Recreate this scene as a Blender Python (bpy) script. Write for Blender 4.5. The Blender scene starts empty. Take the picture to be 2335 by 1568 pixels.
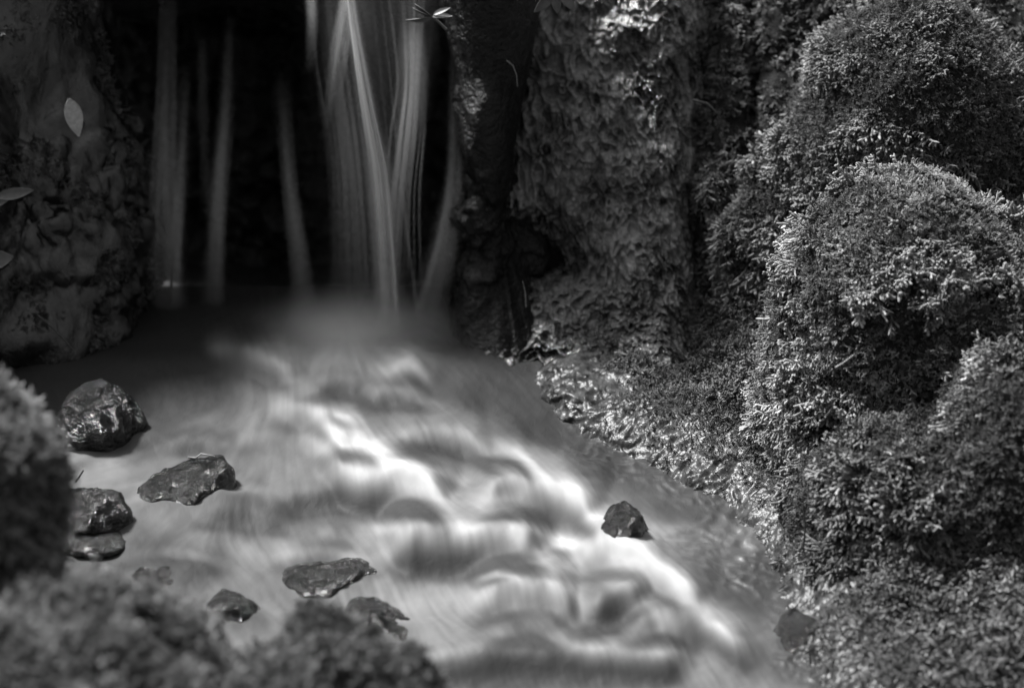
import bpy, bmesh, math, random
import numpy as np
from mathutils import Vector, Matrix

SC = bpy.context.scene
COL = SC.collection
R = math.radians
random.seed(7)
RNG = np.random.default_rng(7)

# ------------------------------------------------------------------ camera
PITCH, CAMZ, LENS = R(18.0), 0.75, 85.0
FOCUS = 2.2
cam_d = bpy.data.cameras.new('camera')
cam_d.lens = LENS; cam_d.sensor_width = 36.0
cam_d.clip_start = 0.05; cam_d.clip_end = 400.0
cam_d.dof.use_dof = True
cam_d.dof.focus_distance = FOCUS
cam_d.dof.aperture_fstop = 4.2
cam = bpy.data.objects.new('camera', cam_d); COL.objects.link(cam)
cam.location = (0, 0, CAMZ); cam.rotation_euler = (math.pi/2 - PITCH, 0, 0)
SC.camera = cam

# ------------------------------------------------------------------ sky, sun, exposure
SUN_EL, SUN_AZ = R(57), R(-58)        # azimuth from +Y (away from camera), negative = left
world = bpy.data.worlds.new('World'); SC.world = world
world.use_nodes = True
wt = world.node_tree; wt.nodes.clear()
sky = wt.nodes.new('ShaderNodeTexSky'); sky.sky_type = 'NISHITA'; sky.sun_disc = False
sky.sun_elevation = SUN_EL; sky.sun_rotation = SUN_AZ
sky.dust_density = 4.0; sky.air_density = 1.0
grey = wt.nodes.new('ShaderNodeRGBToBW')
bg = wt.nodes.new('ShaderNodeBackground'); bg.inputs['Strength'].default_value = 0.075
wo = wt.nodes.new('ShaderNodeOutputWorld')
wt.links.new(sky.outputs[0], grey.inputs[0]); wt.links.new(grey.outputs[0], bg.inputs['Color'])
wt.links.new(bg.outputs[0], wo.inputs['Surface'])
sun_d = bpy.data.lights.new('sun', 'SUN'); sun_d.energy = 3.2; sun_d.angle = R(10)
sun = bpy.data.objects.new('sun', sun_d); COL.objects.link(sun)
sd = Vector((math.sin(SUN_AZ)*math.cos(SUN_EL), math.cos(SUN_AZ)*math.cos(SUN_EL), math.sin(SUN_EL)))
sun.rotation_euler = sd.to_track_quat('Z', 'Y').to_euler(); sun.location = (0, 0, 5)
vs = SC.view_settings
vs.view_transform = 'Standard'; vs.look = 'None'; vs.exposure = 1.6; vs.gamma = 1.0; vs.use_curve_mapping = False
SC.cycles.use_denoising = True
SC.cycles.transparent_max_bounces = 32
SC.cycles.max_bounces = 6; SC.cycles.diffuse_bounces = 3; SC.cycles.glossy_bounces = 3
SC.cycles.caustics_reflective = False; SC.cycles.caustics_refractive = False

# ------------------------------------------------------------------ layout helpers
# positions are measured on the photograph (2335 x 1568) and set back to a distance Y into the gorge
W0, H0 = 2335.0, 1568.0
K = 36.0/LENS/W0
cP, sP = math.cos(PITCH), math.sin(PITCH)
def ray(px, py):
    u = (np.asarray(px, float)-W0/2)*K; v = -(np.asarray(py, float)-H0/2)*K
    u, v = np.broadcast_arrays(u, v)
    return np.stack([u, cP+v*sP, -sP+v*cP], -1)
def at(px, py, Y):
    d = ray(px, py); t = np.asarray(Y)/d[..., 1]
    p = d*t[..., None]; p[..., 2] += CAMZ
    return p
def pxm(Y): return Y/cP*K            # metres per photo pixel at distance Y
Z0, SLOPE, YB = 0.0, 0.139, 2.4
def on_stream(px, py, h=0.0):
    d = ray(px, py)
    t = (Z0-SLOPE*YB+np.asarray(h)-CAMZ)/(d[..., 2]-SLOPE*d[..., 1])
    p = d*t[..., None]; p[..., 2] += CAMZ
    return p

# ------------------------------------------------------------------ noise
def _hash(i, j, k, s):
    h = (i*374761393 + j*668265263 + k*2147483647 + s*974711) & 0xffffffff
    h = ((h ^ (h >> 13))*1274126177) & 0xffffffff
    return h ^ (h >> 16)
_G = RNG.normal(size=(256, 3)); _G /= np.linalg.norm(_G, axis=1)[:, None]
def perlin(p, seed=0):
    p = np.asarray(p, float); f = np.floor(p); q = p-f; f = f.astype(np.int64)
    w = q*q*q*(q*(q*6-15)+10)
    out = 0
    for a in (0, 1):
        for b in (0, 1):
            for c in (0, 1):
                g = _G[_hash(f[..., 0]+a, f[..., 1]+b, f[..., 2]+c, seed) & 255]
                d = (g*(q-np.array([a, b, c]))).sum(-1)
                ww = (w[..., 0] if a else 1-w[..., 0])*(w[..., 1] if b else 1-w[..., 1])*(w[..., 2] if c else 1-w[..., 2])
                out = out + ww*d
    return out*1.5
def fbm(p, oct=4, seed=0, gain=.5, lac=2.03):
    p = np.asarray(p, float); a, o = 1.0, 0
    for i in range(oct):
        o = o + a*perlin(p, seed+i*17); p = p*lac; a *= gain
    return o
def smooth(a, b, x):
    t = np.clip((x-a)/(b-a), 0, 1); return t*t*(3-2*t)

# ------------------------------------------------------------------ object helpers
def tag(o, label=None, cat=None, group=None, kind=None):
    if label: o['label'] = label
    if cat: o['category'] = cat
    if group: o['group'] = group
    if kind: o['kind'] = kind
    return o
def link(name, me, mat=None, parent=None):
    o = bpy.data.objects.new(name, me); COL.objects.link(o)
    if mat is not None: me.materials.append(mat)
    if parent is not None: o.parent = parent
    return o
def empty(name, loc):
    o = bpy.data.objects.new(name, None); COL.objects.link(o)
    o.location = [float(c) for c in loc]; o.empty_display_size = .02
    return o
def mesh(name, V, F, smoothed=True, attrs=None):
    V = np.ascontiguousarray(V, np.float32); F = np.ascontiguousarray(F, np.int32)
    me = bpy.data.meshes.new(name); n = F.shape[1]
    me.vertices.add(len(V)); me.vertices.foreach_set('co', V.ravel())
    me.loops.add(F.size); me.loops.foreach_set('vertex_index', F.ravel())
    me.polygons.add(len(F)); me.polygons.foreach_set('loop_start', np.arange(0, F.size, n, dtype=np.int32))
    me.polygons.foreach_set('use_smooth', np.full(len(F), smoothed))
    for k, a in (attrs or {}).items():
        at_ = me.attributes.new(k, 'FLOAT', 'POINT'); at_.data.foreach_set('value', np.ascontiguousarray(a, np.float32).ravel())
    me.update(calc_edges=True); me.validate()
    return me
def grid_faces(ny, nx, close_x=False):
    i = np.arange(ny*nx).reshape(ny, nx)
    if close_x: i = np.concatenate([i, i[:, :1]], 1)
    return np.stack([i[:-1, :-1], i[1:, :-1], i[1:, 1:], i[:-1, 1:]], -1).reshape(-1, 4)
def place(o, base, V):
    """V in world space -> local to an object standing at base"""
    return V-np.asarray(base)

_ico = {}
def ico(s):
    if s not in _ico:
        bm = bmesh.new(); bmesh.ops.create_icosphere(bm, subdivisions=s, radius=1)
        V = np.array([v.co for v in bm.verts]); F = np.array([[v.index for v in f.verts] for f in bm.faces]); bm.free()
        _ico[s] = (V/np.linalg.norm(V, axis=1)[:, None], F)
    return _ico[s]
def blob(ells, sub=5, k=.02, amp=((.05, .012), (.018, .004)), seed=0, center=None):
    """a boulder: smooth union of ellipsoids (px, py, Y, rx px, rz px, ry m, roll deg) pushed about by noise"""
    C, Rr, M = [], [], []
    for (px, py, Y, rx, rz, ry, *ro) in ells:
        s = pxm(Y); C.append(at(px, py, Y)); Rr.append((rx*s, ry, rz*s/cP))
        a = R(ro[0]) if ro else 0
        M.append(np.array([[math.cos(a), 0, math.sin(a)], [0, 1, 0], [-math.sin(a), 0, math.cos(a)]]))
    C = np.array(C); Rr = np.array(Rr)
    ctr = np.mean(C, 0) if center is None else np.asarray(center)
    D, F = ico(sub)
    def sdf(P):
        e = []
        for c, r, m in zip(C, Rr, M):
            q = (P-c) @ m.T
            k0 = np.linalg.norm(q/r, axis=1)+1e-9; k1 = np.linalg.norm(q/(r*r), axis=1)+1e-9
            e.append(k0*(k0-1)/k1)
        e = np.array(e); mn = e.min(0)
        return mn-k*np.log(np.exp(-(e-mn)/k).sum(0))
    r = np.full(len(D), (np.linalg.norm(C-ctr, axis=1)+Rr.max(1)).max()*1.3)
    for _ in range(110):
        r = np.maximum(r-.7*sdf(ctr+D*r[:, None]), .004)
    V = ctr+D*r[:, None]
    d = 0
    for i, (wl, am) in enumerate(amp):
        d = d+am*fbm(V/wl+seed*7.3, 3, seed+i*5)
    V = V+D*d[:, None]
    return V, F
def vnormals(V, F):
    n = np.cross(V[F[:, 1]]-V[F[:, 0]], V[F[:, 2]]-V[F[:, 0]])
    N = np.zeros_like(V)
    for j in range(3): np.add.at(N, F[:, j], n)
    return N/(np.linalg.norm(N, axis=1)[:, None]+1e-12)

# ------------------------------------------------------------------ materials (the photograph is black and white: all greys)
class NT:
    def __init__(s, name):
        s.m = bpy.data.materials.new(name); s.m.use_nodes = True
        s.t = s.m.node_tree; s.t.nodes.clear(); s.out = s.n('ShaderNodeOutputMaterial')
    def n(s, typ, **kw):
        x = s.t.nodes.new(typ)
        for k, v in kw.items():
            if k.startswith('i_'): x.inputs[k[2:].replace('_', ' ')].default_value = v
            else: setattr(x, k, v)
        return x
    def l(s, a, b): s.t.links.new(a, b)
    def noise(s, scale, detail=4, rough=.55, dist=0, vec=None):
        x = s.n('ShaderNodeTexNoise', i_Scale=scale, i_Detail=detail, i_Roughness=rough, i_Distortion=dist)
        if vec is None: vec = s.coord()
        s.l(vec, x.inputs['Vector']); return x.outputs['Fac']
    def coord(s):
        if not hasattr(s, '_c'): s._c = s.n('ShaderNodeTexCoord').outputs['Object']
        return s._c
    def stretch(s, sc):
        x = s.n('ShaderNodeMapping'); x.inputs['Scale'].default_value = sc; s.l(s.coord(), x.inputs['Vector']); return x.outputs[0]
    def mapr(s, fac, a, b, c=0.0, d=1.0):
        x = s.n('ShaderNodeMapRange'); s.l(fac, x.inputs['Value'])
        for k, v in zip(('From Min', 'From Max', 'To Min', 'To Max'), (a, b, c, d)): x.inputs[k].default_value = v
        return x.outputs[0]
    def math(s, op, a, b=None):
        x = s.n('ShaderNodeMath', operation=op)
        for i, v in enumerate((a, b)):
            if v is None: continue
            if isinstance(v, (int, float)): x.inputs[i].default_value = v
            else: s.l(v, x.inputs[i])
        return x.outputs[0]
    def attr(s, name, typ='GEOMETRY'):
        return s.n('ShaderNodeAttribute', attribute_name=name, attribute_type=typ).outputs['Fac']
    def bump(s, h, strength, dist, prev=None):
        x = s.n('ShaderNodeBump'); x.inputs['Strength'].default_value = strength; x.inputs['Distance'].default_value = dist
        s.l(h, x.inputs['Height'])
        if prev is not None: s.l(prev, x.inputs['Normal'])
        return x.outputs[0]
    def pbr(s, col, rough, nor=None, spec=.5):
        b = s.n('ShaderNodeBsdfPrincipled')
        for k, v in (('Base Color', col), ('Roughness', rough), ('Specular IOR Level', spec)):
            if isinstance(v, (int, float)):
                b.inputs[k].default_value = (v, v, v, 1) if k == 'Base Color' else v
            else: s.l(v, b.inputs[k])
        if nor is not None: s.l(nor, b.inputs['Normal'])
        return b.outputs[0]
    def done(s, sh): s.l(sh, s.out.inputs['Surface']); return s.m

def mat_rock(name, lo, hi, r0, r1, scale=30, bumpd=.004, spec=.5, fine=.5):
    t = NT(name)
    a = t.noise(scale, 6, .6, .4); b = t.noise(scale*6, 5, .6); c = t.noise(scale*.35, 3)
    f = t.math('MULTIPLY', t.mapr(a, .35, .68), t.mapr(c, .3, .7, .25, 1))
    col = t.mapr(t.math('ADD', f, t.math('MULTIPLY', t.mapr(b, .35, .7), .25)), 0, 1.2, lo, hi)
    n1 = t.bump(a, .9, bumpd*2.2); n2 = t.bump(b, .9, bumpd*fine, n1)
    return t.done(t.pbr(col, t.mapr(b, .3, .7, r0, r1), n2, spec))
M = {}
M['rock'] = mat_rock('wet_dark_rock', .008, .14, .12, .4, 34, .005, .7)
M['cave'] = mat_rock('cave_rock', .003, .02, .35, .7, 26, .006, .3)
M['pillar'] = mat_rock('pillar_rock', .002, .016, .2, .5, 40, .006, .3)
M['stone'] = mat_rock('wet_stone', .002, .02, .04, .1, 110, .009, .6, .1)
M['bed'] = mat_rock('stream_bed', .02, .09, .2, .5, 40, .004)
M['under'] = mat_rock('moss_ground', .01, .06, .7, .95, 90, .006, .1)

t = NT('wet_film'); a = t.noise(150, 4, .55, 1.2); b = t.noise(22, 5, .6, .5)
col = t.mapr(t.math('MULTIPLY', t.mapr(b, .38, .7), t.mapr(t.noise(60, 4, .6, .8, t.stretch((1, 1, .35))), .3, .7, .2, 1)), 0, .5, .006, .2)
M['film'] = t.done(t.pbr(col, .14, t.bump(a, .8, .005), 1.0))

t = NT('wet_film_dark'); a = t.noise(110, 5, .6, 1.2, t.stretch((1, 1, .6))); b = t.noise(26, 5, .6, .8, t.stretch((1, 1, .6)))
col = t.mapr(b, .42, .72, .004, .05)
M['film_dark'] = t.done(t.pbr(col, .14, t.bump(a, .6, .003), .7))
t = NT('wet_film_bank'); b = t.noise(60, 5, .6, .5); M['film_bank'] = t.done(t.pbr(t.mapr(b, .4, .7, .006, .06), .36, t.bump(t.noise(260, 3, .5, .5), .4, .002), .25))
t = NT('moss'); tn = t.attr('tone', 'INSTANCER'); rd = t.n('ShaderNodeObjectInfo').outputs['Random']
v = t.math('MULTIPLY', tn, t.mapr(rd, 0, 1, .65, 1.35)); v = t.math('MULTIPLY', v, t.mapr(t.attr('tip'), 0, 1, .3, 1.2))  # darker toward sprig base: shade between sprigs put into the colour
d = t.pbr(v, .55, None, .35); tr = t.n('ShaderNodeBsdfTranslucent'); t.l(v, tr.inputs['Color'])
mx = t.n('ShaderNodeMixShader'); mx.inputs[0].default_value = .22; t.l(d, mx.inputs[1]); t.l(tr.outputs[0], mx.inputs[2])
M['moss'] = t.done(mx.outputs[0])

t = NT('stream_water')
fo = t.attr('foam_shade'); dn = t.attr('rip')
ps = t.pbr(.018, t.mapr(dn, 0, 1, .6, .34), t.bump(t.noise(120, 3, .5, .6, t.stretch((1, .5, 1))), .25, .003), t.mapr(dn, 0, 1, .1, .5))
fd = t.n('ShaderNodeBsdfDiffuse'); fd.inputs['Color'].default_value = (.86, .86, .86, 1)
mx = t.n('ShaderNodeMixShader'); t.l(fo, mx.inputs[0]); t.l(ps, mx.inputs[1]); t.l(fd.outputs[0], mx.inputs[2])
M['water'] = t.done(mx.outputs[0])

t = NT('falling_water')
al = t.attr('alpha')
fd = t.n('ShaderNodeBsdfDiffuse'); fd.inputs['Color'].default_value = (.85, .85, .85, 1)
ft = t.n('ShaderNodeBsdfTranslucent'); ft.inputs['Color'].default_value = (.85, .85, .85, 1)
m1 = t.n('ShaderNodeMixShader'); m1.inputs[0].default_value = .45; t.l(fd.outputs[0], m1.inputs[1]); t.l(ft.outputs[0], m1.inputs[2])
m2 = t.n('ShaderNodeMixShader'); t.l(al, m2.inputs[0]); t.l(t.n('ShaderNodeBsdfTransparent').outputs[0], m2.inputs[1]); t.l(m1.outputs[0], m2.inputs[2])
M['veil'] = t.done(m2.outputs[0])

t = NT('leaf'); a = t.noise(160, 4); M['leaf'] = t.done(t.pbr(t.mapr(a, .3, .7, .07, .12), .45, t.bump(a, .3, .001)))
t = NT('dry_leaf'); a = t.noise(260, 5); M['dry_leaf'] = t.done(t.pbr(t.mapr(a, .3, .7, .3, .5), .6, t.bump(a, .5, .001)))
t = NT('twig'); a = t.noise(300, 4); M['twig'] = t.done(t.pbr(t.mapr(a, .3, .7, .015, .06), .5, t.bump(a, .5, .001)))
t = NT('pale_twig'); a = t.noise(300, 4); M['pale_twig'] = t.done(t.pbr(t.mapr(a, .3, .7, .12, .25), .5))
t = NT('forest_floor'); a = t.noise(3, 6); M['ground'] = t.done(t.pbr(t.mapr(a, .3, .7, .03, .09), .9, t.bump(a, .6, .05)))

# ------------------------------------------------------------------ moss sprigs (shared pieces, scattered as moss on each boulder)
def tube(pts, rad, sides=4):
    pts = np.asarray(pts, float); n = len(pts); V = []; F = []
    tg = np.gradient(pts, axis=0); tg /= np.linalg.norm(tg, axis=1)[:, None]+1e-12
    ref = np.array([.31, .87, .38]); 
    for i in range(n):
        a = np.cross(tg[i], ref); a /= np.linalg.norm(a)+1e-9; b = np.cross(tg[i], a)
        for s in range(sides):
            an = 2*math.pi*s/sides
            V.append(pts[i]+rad[i]*(math.cos(an)*a+math.sin(an)*b))
    V = np.array(V)
    F = grid_faces(n, sides, True)
    return V, F
def sprig(seed, branches, length=1.0, fat=.075):
    rg = np.random.default_rng(seed)
    Vs, Fs, Ts = [], [], []; off = 0
    def add(pts, r0, tip0, tip1):
        nonlocal off
        n = len(pts); s = np.linspace(0, 1, n)
        rad = r0*(.8+.3*s)*np.clip((1.08-s)*4, .1, 1)*np.where(np.arange(n) % 2, 1.25, .78)
        V, F = tube(pts, rad); Vs.append(V); Fs.append(F+off); off += len(V)
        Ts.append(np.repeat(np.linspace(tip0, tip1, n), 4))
    bend = rg.normal(0, .45, 2)
    s = np.linspace(0, 1, 9)
    stem = np.stack([bend[0]*s**2, bend[1]*s**2, length*(s-.12*s**2)], 1)
    add(stem, fat, 0, 1)
    for b in range(branches):
        u = .12+.74*b/max(branches-1, 1)+rg.normal(0, .03)
        p0 = np.array([np.interp(u, s, stem[:, j]) for j in range(3)])
        side = 1 if b % 2 else -1
        an = rg.normal(0, .45)
        out = np.array([side*math.cos(an), math.sin(an), 0])
        L = (.52-.42*abs(u-.3))*rg.uniform(.7, 1.25)*length
        q = np.linspace(0, 1, 7)[:, None]
        pts = p0+L*(out*(.85*q-.2*q*q)+np.array([0, 0, 1])*(.42*q+.25*q*q))+rg.normal(0, .02, 3)*q
        add(pts, fat*.9, u*.6, .6+.4*u)
    V = np.concatenate(Vs); F = np.concatenate(Fs)
    me = mesh('moss_sprig', V, F, True, {'tip': np.concatenate(Ts)})
    me.materials.append(M['moss'])
    return bpy.data.objects.new('moss_sprig', me)
SPRIGS = bpy.data.collections.new('moss_sprigs')
for i in range(7):
    o = sprig(100+i, (9, 11, 8, 10, 7, 4, 9)[i], fat=(.055, .05, .06, .055, .065, .085, .05)[i]); o.name = 'moss_sprig_%d' % i
    SPRIGS.objects.link(o)
ng = bpy.data.node_groups.new('moss_scatter', 'GeometryNodeTree')
ng.interface.new_socket('Geometry', in_out='INPUT', socket_type='NodeSocketGeometry')
ng.interface.new_socket('Geometry', in_out='OUTPUT', socket_type='NodeSocketGeometry')
gi = ng.nodes.new('NodeGroupInput'); go = ng.nodes.new('NodeGroupOutput')
ci = ng.nodes.new('GeometryNodeCollectionInfo'); ci.inputs['Collection'].default_value = SPRIGS
ci.inputs['Separate Children'].default_value = True; ci.inputs['Reset Children'].default_value = True
ip = ng.nodes.new('GeometryNodeInstanceOnPoints'); ip.inputs['Pick Instance'].default_value = True
def named(nm, ty):
    x = ng.nodes.new('GeometryNodeInputNamedAttribute'); x.data_type = ty; x.inputs['Name'].default_value = nm; return x.outputs['Attribute']
er = ng.nodes.new('FunctionNodeEulerToRotation')
ng.links.new(named('rot', 'FLOAT_VECTOR'), er.inputs[0]); ng.links.new(er.outputs[0], ip.inputs['Rotation'])
ng.links.new(named('size', 'FLOAT'), ip.inputs['Scale']); ng.links.new(named('pick', 'INT'), ip.inputs['Instance Index'])
ng.links.new(gi.outputs[0], ip.inputs['Points']); ng.links.new(ci.outputs[0], ip.inputs['Instance'])
ng.links.new(ip.outputs[0], go.inputs[0])

CAMP = np.array([0, 0, CAMZ])
def eulers(D, roll):
    """XYZ eulers taking +Z to D with a roll about it"""
    th = np.arccos(np.clip(D[:, 2], -1, 1)); ph = np.arctan2(D[:, 1], D[:, 0])
    # R = Rz(ph) Ry(th) Rz(roll)
    c1, s1, c2, s2, c3, s3 = np.cos(ph), np.sin(ph), np.cos(th), np.sin(th), np.cos(roll), np.sin(roll)
    r00 = c1*c2*c3-s1*s3; r10 = s1*c2*c3+c1*s3; r20 = -s2*c3; r21 = s2*s3; r22 = c2
    return np.stack([np.arctan2(r21, r22), np.arcsin(np.clip(-r20, -1, 1)), np.arctan2(r10, r00)], 1)
def scatter(V, F, base, parent, dens=110000, size=.011, tone=.16, droop=1.2, jit=.36, mask=None, sizef=None, seed=0, name='moss', flow=None, cull=-.3, tonef=None):
    rg = np.random.default_rng(seed+991)
    a, b, c = V[F[:, 0]], V[F[:, 1]], V[F[:, 2]]
    if F.shape[1] == 4:
        F = np.concatenate([F[:, [0, 1, 2]], F[:, [0, 2, 3]]]); a, b, c = V[F[:, 0]], V[F[:, 1]], V[F[:, 2]]
    cr = np.cross(b-a, c-a); ar = np.linalg.norm(cr, axis=1)/2; fn = cr/(2*ar[:, None]+1e-15)
    mid = (a+b+c)/3; tc = CAMP-mid; tc /= np.linalg.norm(tc, axis=1)[:, None]
    vis = (fn*tc).sum(1) > cull
    p = ar*vis; n = int(p.sum()*dens); 
    if n < 1: return None
    f = rg.choice(len(F), n, p=p/p.sum())
    u, v = rg.random(n), rg.random(n); w = u+v > 1; u[w], v[w] = 1-u[w], 1-v[w]
    P = a[f]+u[:, None]*(b-a)[f]+v[:, None]*(c-a)[f]
    N = vnormals(V, F); N = N[F[f, 0]]*(1-u-v)[:, None]+N[F[f, 1]]*u[:, None]+N[F[f, 2]]*v[:, None]
    N /= np.linalg.norm(N, axis=1)[:, None]
    keep = np.ones(n, bool)
    # only what the camera, or one a step to its side, could see
    q = P-CAMP; dep = q[:, 1]*cP-q[:, 2]*sP; sx = q[:, 0]/dep/K+W0/2; sy = -(q[:, 1]*sP+q[:, 2]*cP)/dep/K+H0/2
    keep &= (sx > -260) & (sx < W0+260) & (sy > -220) & (sy < H0+220)
    if mask is not None: keep &= rg.random(n) < mask(P, N, sx, sy)
    P, N, sx, sy = P[keep], N[keep], sx[keep], sy[keep]; n = len(P)
    dn = np.zeros((n, 3)); dn[:, 2] = -1
    if flow is not None: dn = dn+np.asarray(flow)
    dn = dn-(dn*N).sum(1)[:, None]*N
    cl = np.stack([fbm(P/.016+11*j, 2, 50+j) for j in range(3)], 1)
    D = N*.6+dn*droop+cl*.6+rg.normal(0, jit, (n, 3))
    D /= np.linalg.norm(D, axis=1)[:, None]
    sz = size*np.clip(rg.lognormal(0, .35, n), .45, 1.6)
    if sizef is not None: sz = sz*sizef(P, N, sx, sy)
    tv = tone*np.clip(1+.6*fbm(P/.045, 3, 77), .35, 2)*np.clip(rg.lognormal(0, .22, n), .5, 2)
    if tonef is not None: tv = tv*tonef(P, N, sx, sy)
    P = P-N*sz[:, None]*.15
    me = bpy.data.meshes.new(name); me.vertices.add(n)
    me.vertices.foreach_set('co', np.ascontiguousarray(P-np.asarray(base), np.float32).ravel())
    def put(k, ty, arr, fld, dt):
        x = me.attributes.new(k, ty, 'POINT'); x.data.foreach_set(fld, np.ascontiguousarray(arr, dt).ravel())
    put('rot', 'FLOAT_VECTOR', eulers(D, rg.uniform(0, 6.283, n)), 'vector', np.float32)
    put('size', 'FLOAT', sz, 'value', np.float32); put('tone', 'FLOAT', tv, 'value', np.float32)
    put('pick', 'INT', rg.integers(0, 7, n), 'value', np.int32)
    me.update()
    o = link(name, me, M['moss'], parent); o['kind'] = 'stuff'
    md = o.modifiers.new('scatter', 'NODES'); md.node_group = ng
    return o

def mossy(name, label, cat, ells, group=None, finef=None, sub=5, amp=((.08, .012), (.028, .007)), seed=0, k=.008, **kw):
    V, F = blob(ells, sub, k, amp, seed)
    base = V[V[:, 2].argmin()].copy(); base[:2] = V[:, :2].mean(0)
    e = empty(name, base); tag(e, label, cat, group)
    link('rock', mesh('rock', V-base, F), M['under'], e)
    scatter(V, F, base, e, seed=seed, **kw)
    scatter(V, F, base, e, seed=seed+500, dens=130000, size=.005, tone=kw.get('tone', .15)*.5, droop=.3, jit=.6, name='fine_moss', tonef=finef)  # darker fine layer paints shade into the gaps between sprigs
    return e

# ------------------------------------------------------------------ the ground far round the stream
s = 60
tag(link('ground', mesh('ground', [(-s, -s, -.42), (s, -s, -.42), (s, s, -.42), (-s, s, -.42)], [[0, 1, 2, 3]]), M['ground']), kind='structure')

# unseen slopes added all round to block low sky light, leaving light from above
ra = np.linspace(0, 2*math.pi, 97)[:-1]; rr = np.linspace(2.3, 7.5, 40)
RR, AA = np.meshgrid(rr, ra, indexing='ij')
HV = np.stack([RR*np.cos(AA), 2.0+RR*np.sin(AA), -.46+3.6*smooth(2.3, 6.2, RR)], -1)
HV += .25*np.stack([fbm(HV*1.1+i*9, 3, 600+i) for i in range(3)], -1)*smooth(2.4, 3.4, RR)[..., None]
tag(link('added_hillside', mesh('added_hillside', HV.reshape(-1, 3), grid_faces(40, 96, True)[:, ::-1]), M['ground']), kind='structure')

# ------------------------------------------------------------------ cliff: the dark hollow behind the fall and its roof
def relief(x0, x1, y0, y1, step, depth, disp=None):
    xs = np.arange(x0, x1+step, step); ys = np.arange(y0, y1+step, step)
    PX, PY = np.meshgrid(xs, ys); Y = depth(PX, PY)
    P = at(PX, PY, Y)
    if disp is not None: P[..., 1] += disp(PX, PY, P)
    return P.reshape(-1, 3), grid_faces(*PX.shape), PX, PY
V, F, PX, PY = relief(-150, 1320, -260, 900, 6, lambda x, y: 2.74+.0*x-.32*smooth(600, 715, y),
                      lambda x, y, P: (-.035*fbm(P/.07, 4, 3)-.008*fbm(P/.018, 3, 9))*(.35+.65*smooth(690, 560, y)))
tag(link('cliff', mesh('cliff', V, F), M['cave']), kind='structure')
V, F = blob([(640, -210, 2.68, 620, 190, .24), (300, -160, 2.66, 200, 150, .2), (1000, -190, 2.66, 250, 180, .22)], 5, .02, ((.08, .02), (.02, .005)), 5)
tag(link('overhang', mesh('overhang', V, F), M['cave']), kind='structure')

# ------------------------------------------------------------------ left rock wall
def ripple(P, sc, seed, aniso=(1, 1, .6)):
    q = P*np.array(aniso)/sc; q = q+.5*np.stack([perlin(q*.6+3, seed), perlin(q*.6+9, seed+1), perlin(q*.6+17, seed+2)], -1)
    n = perlin(q, seed+5)
    return 1-np.abs(n)*1.8
V, F = blob([(110, 480, 2.46, 222, 330, .13), (60, 60, 2.48, 175, 330, .12), (190, 640, 2.44, 150, 210, .10), (-150, 500, 2.36, 200, 520, .14),
             (60, 740, 2.38, 220, 120, .1)], 6, .012, ((.06, .014), (.02, .006)), 21)
V = V+vnormals(V, F)*(.006*ripple(V+np.stack([.3*V[:, 2], 0*V[:, 2], 0*V[:, 2]], -1), .015, 25, (1, 1, .5))*smooth(-.35, .15, fbm(V/.06, 2, 28))+.003*ripple(V, .007, 26, (1, 1, .7)))[:, None]
base = V[V[:, 2].argmin()].copy()
e = empty('rock_wall', base); tag(e, 'bulging dark wet rock wall at the far left with a pale leaf stuck on it', 'rock wall')
link('rock', mesh('rock', V-base, F), M['film_dark'], e)
scatter(V, F, base, e, 80000, .006, .09, seed=21, mask=lambda P, N, x, y: smooth(.05, .35, fbm(P/.05, 3, 31))*.8)

# pillar to the right of the fall
V, F = blob([(1105, 330, 2.42, 62, 420, .07), (1100, 780, 2.40, 72, 230, .07), (1190, 850, 2.36, 120, 100, .09), (1120, -100, 2.44, 120, 240, .1), (1170, 560, 2.45, 110, 120, .06)], 6, .012, ((.06, .022), (.02, .009), (.007, .003)), 23)
base = V[V[:, 2].argmin()].copy()
tag(link('rock_pillar', mesh('rock_pillar', V-base, F), M['pillar']), 'narrow black rock pillar just right of the main waterfall', 'rock').location = base

# ------------------------------------------------------------------ wet rippled rock face
def fdepth(x, y):
    Y = 2.44+.00012*(1180-x)-.02*smooth(1300, 1560, x)
    Y = Y-.015*np.exp(-((x-1290)/130)**2-((y-330)/230)**2)
    Y = Y+.055*np.exp(-((x-1235)/105)**2-((y-575-.25*(x-1240))/55)**2)
    Y = Y+.12*np.clip((620-y)/640, -.1, 1.2)-.05
    Y = Y-.12*smooth(640, 960, y)+.12*smooth(1500, 1680, x)
    return Y
def fdisp(x, y, P):
    Pd = P+np.stack([.5*P[..., 2], 0*x, 0*x], -1)
    fine = smooth(1250, 1450, x)
    return -.016*fbm(P/.07, 3, 40)-1.35*(.009*ripple(P+np.stack([.45*P[..., 2], 0*x, 0*x], -1), .012, 41, (1.0, 1, .4))*(1-.4*fine)+.005*ripple(P, .0065, 45, (1, 1, .6))*(.6+.4*fine)+.006*np.clip(ripple(Pd, .02, 52, (1.6, 1, .5)), -1, .6)*smooth(-.2, .3, fbm(P/.05, 2, 55))+.0014*fbm(P/.004, 2, 47))
V, F, PX, PY = relief(1085, 1640, -120, 1000, 2.6, fdepth, fdisp)
base = V[V[:, 2].argmin()].copy()
tag(link('rock_face', mesh('rock_face', V-base, F), M['film']), 'rippled glistening wet rock face between the waterfall and the mossy bank', 'rock face').location = base

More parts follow.
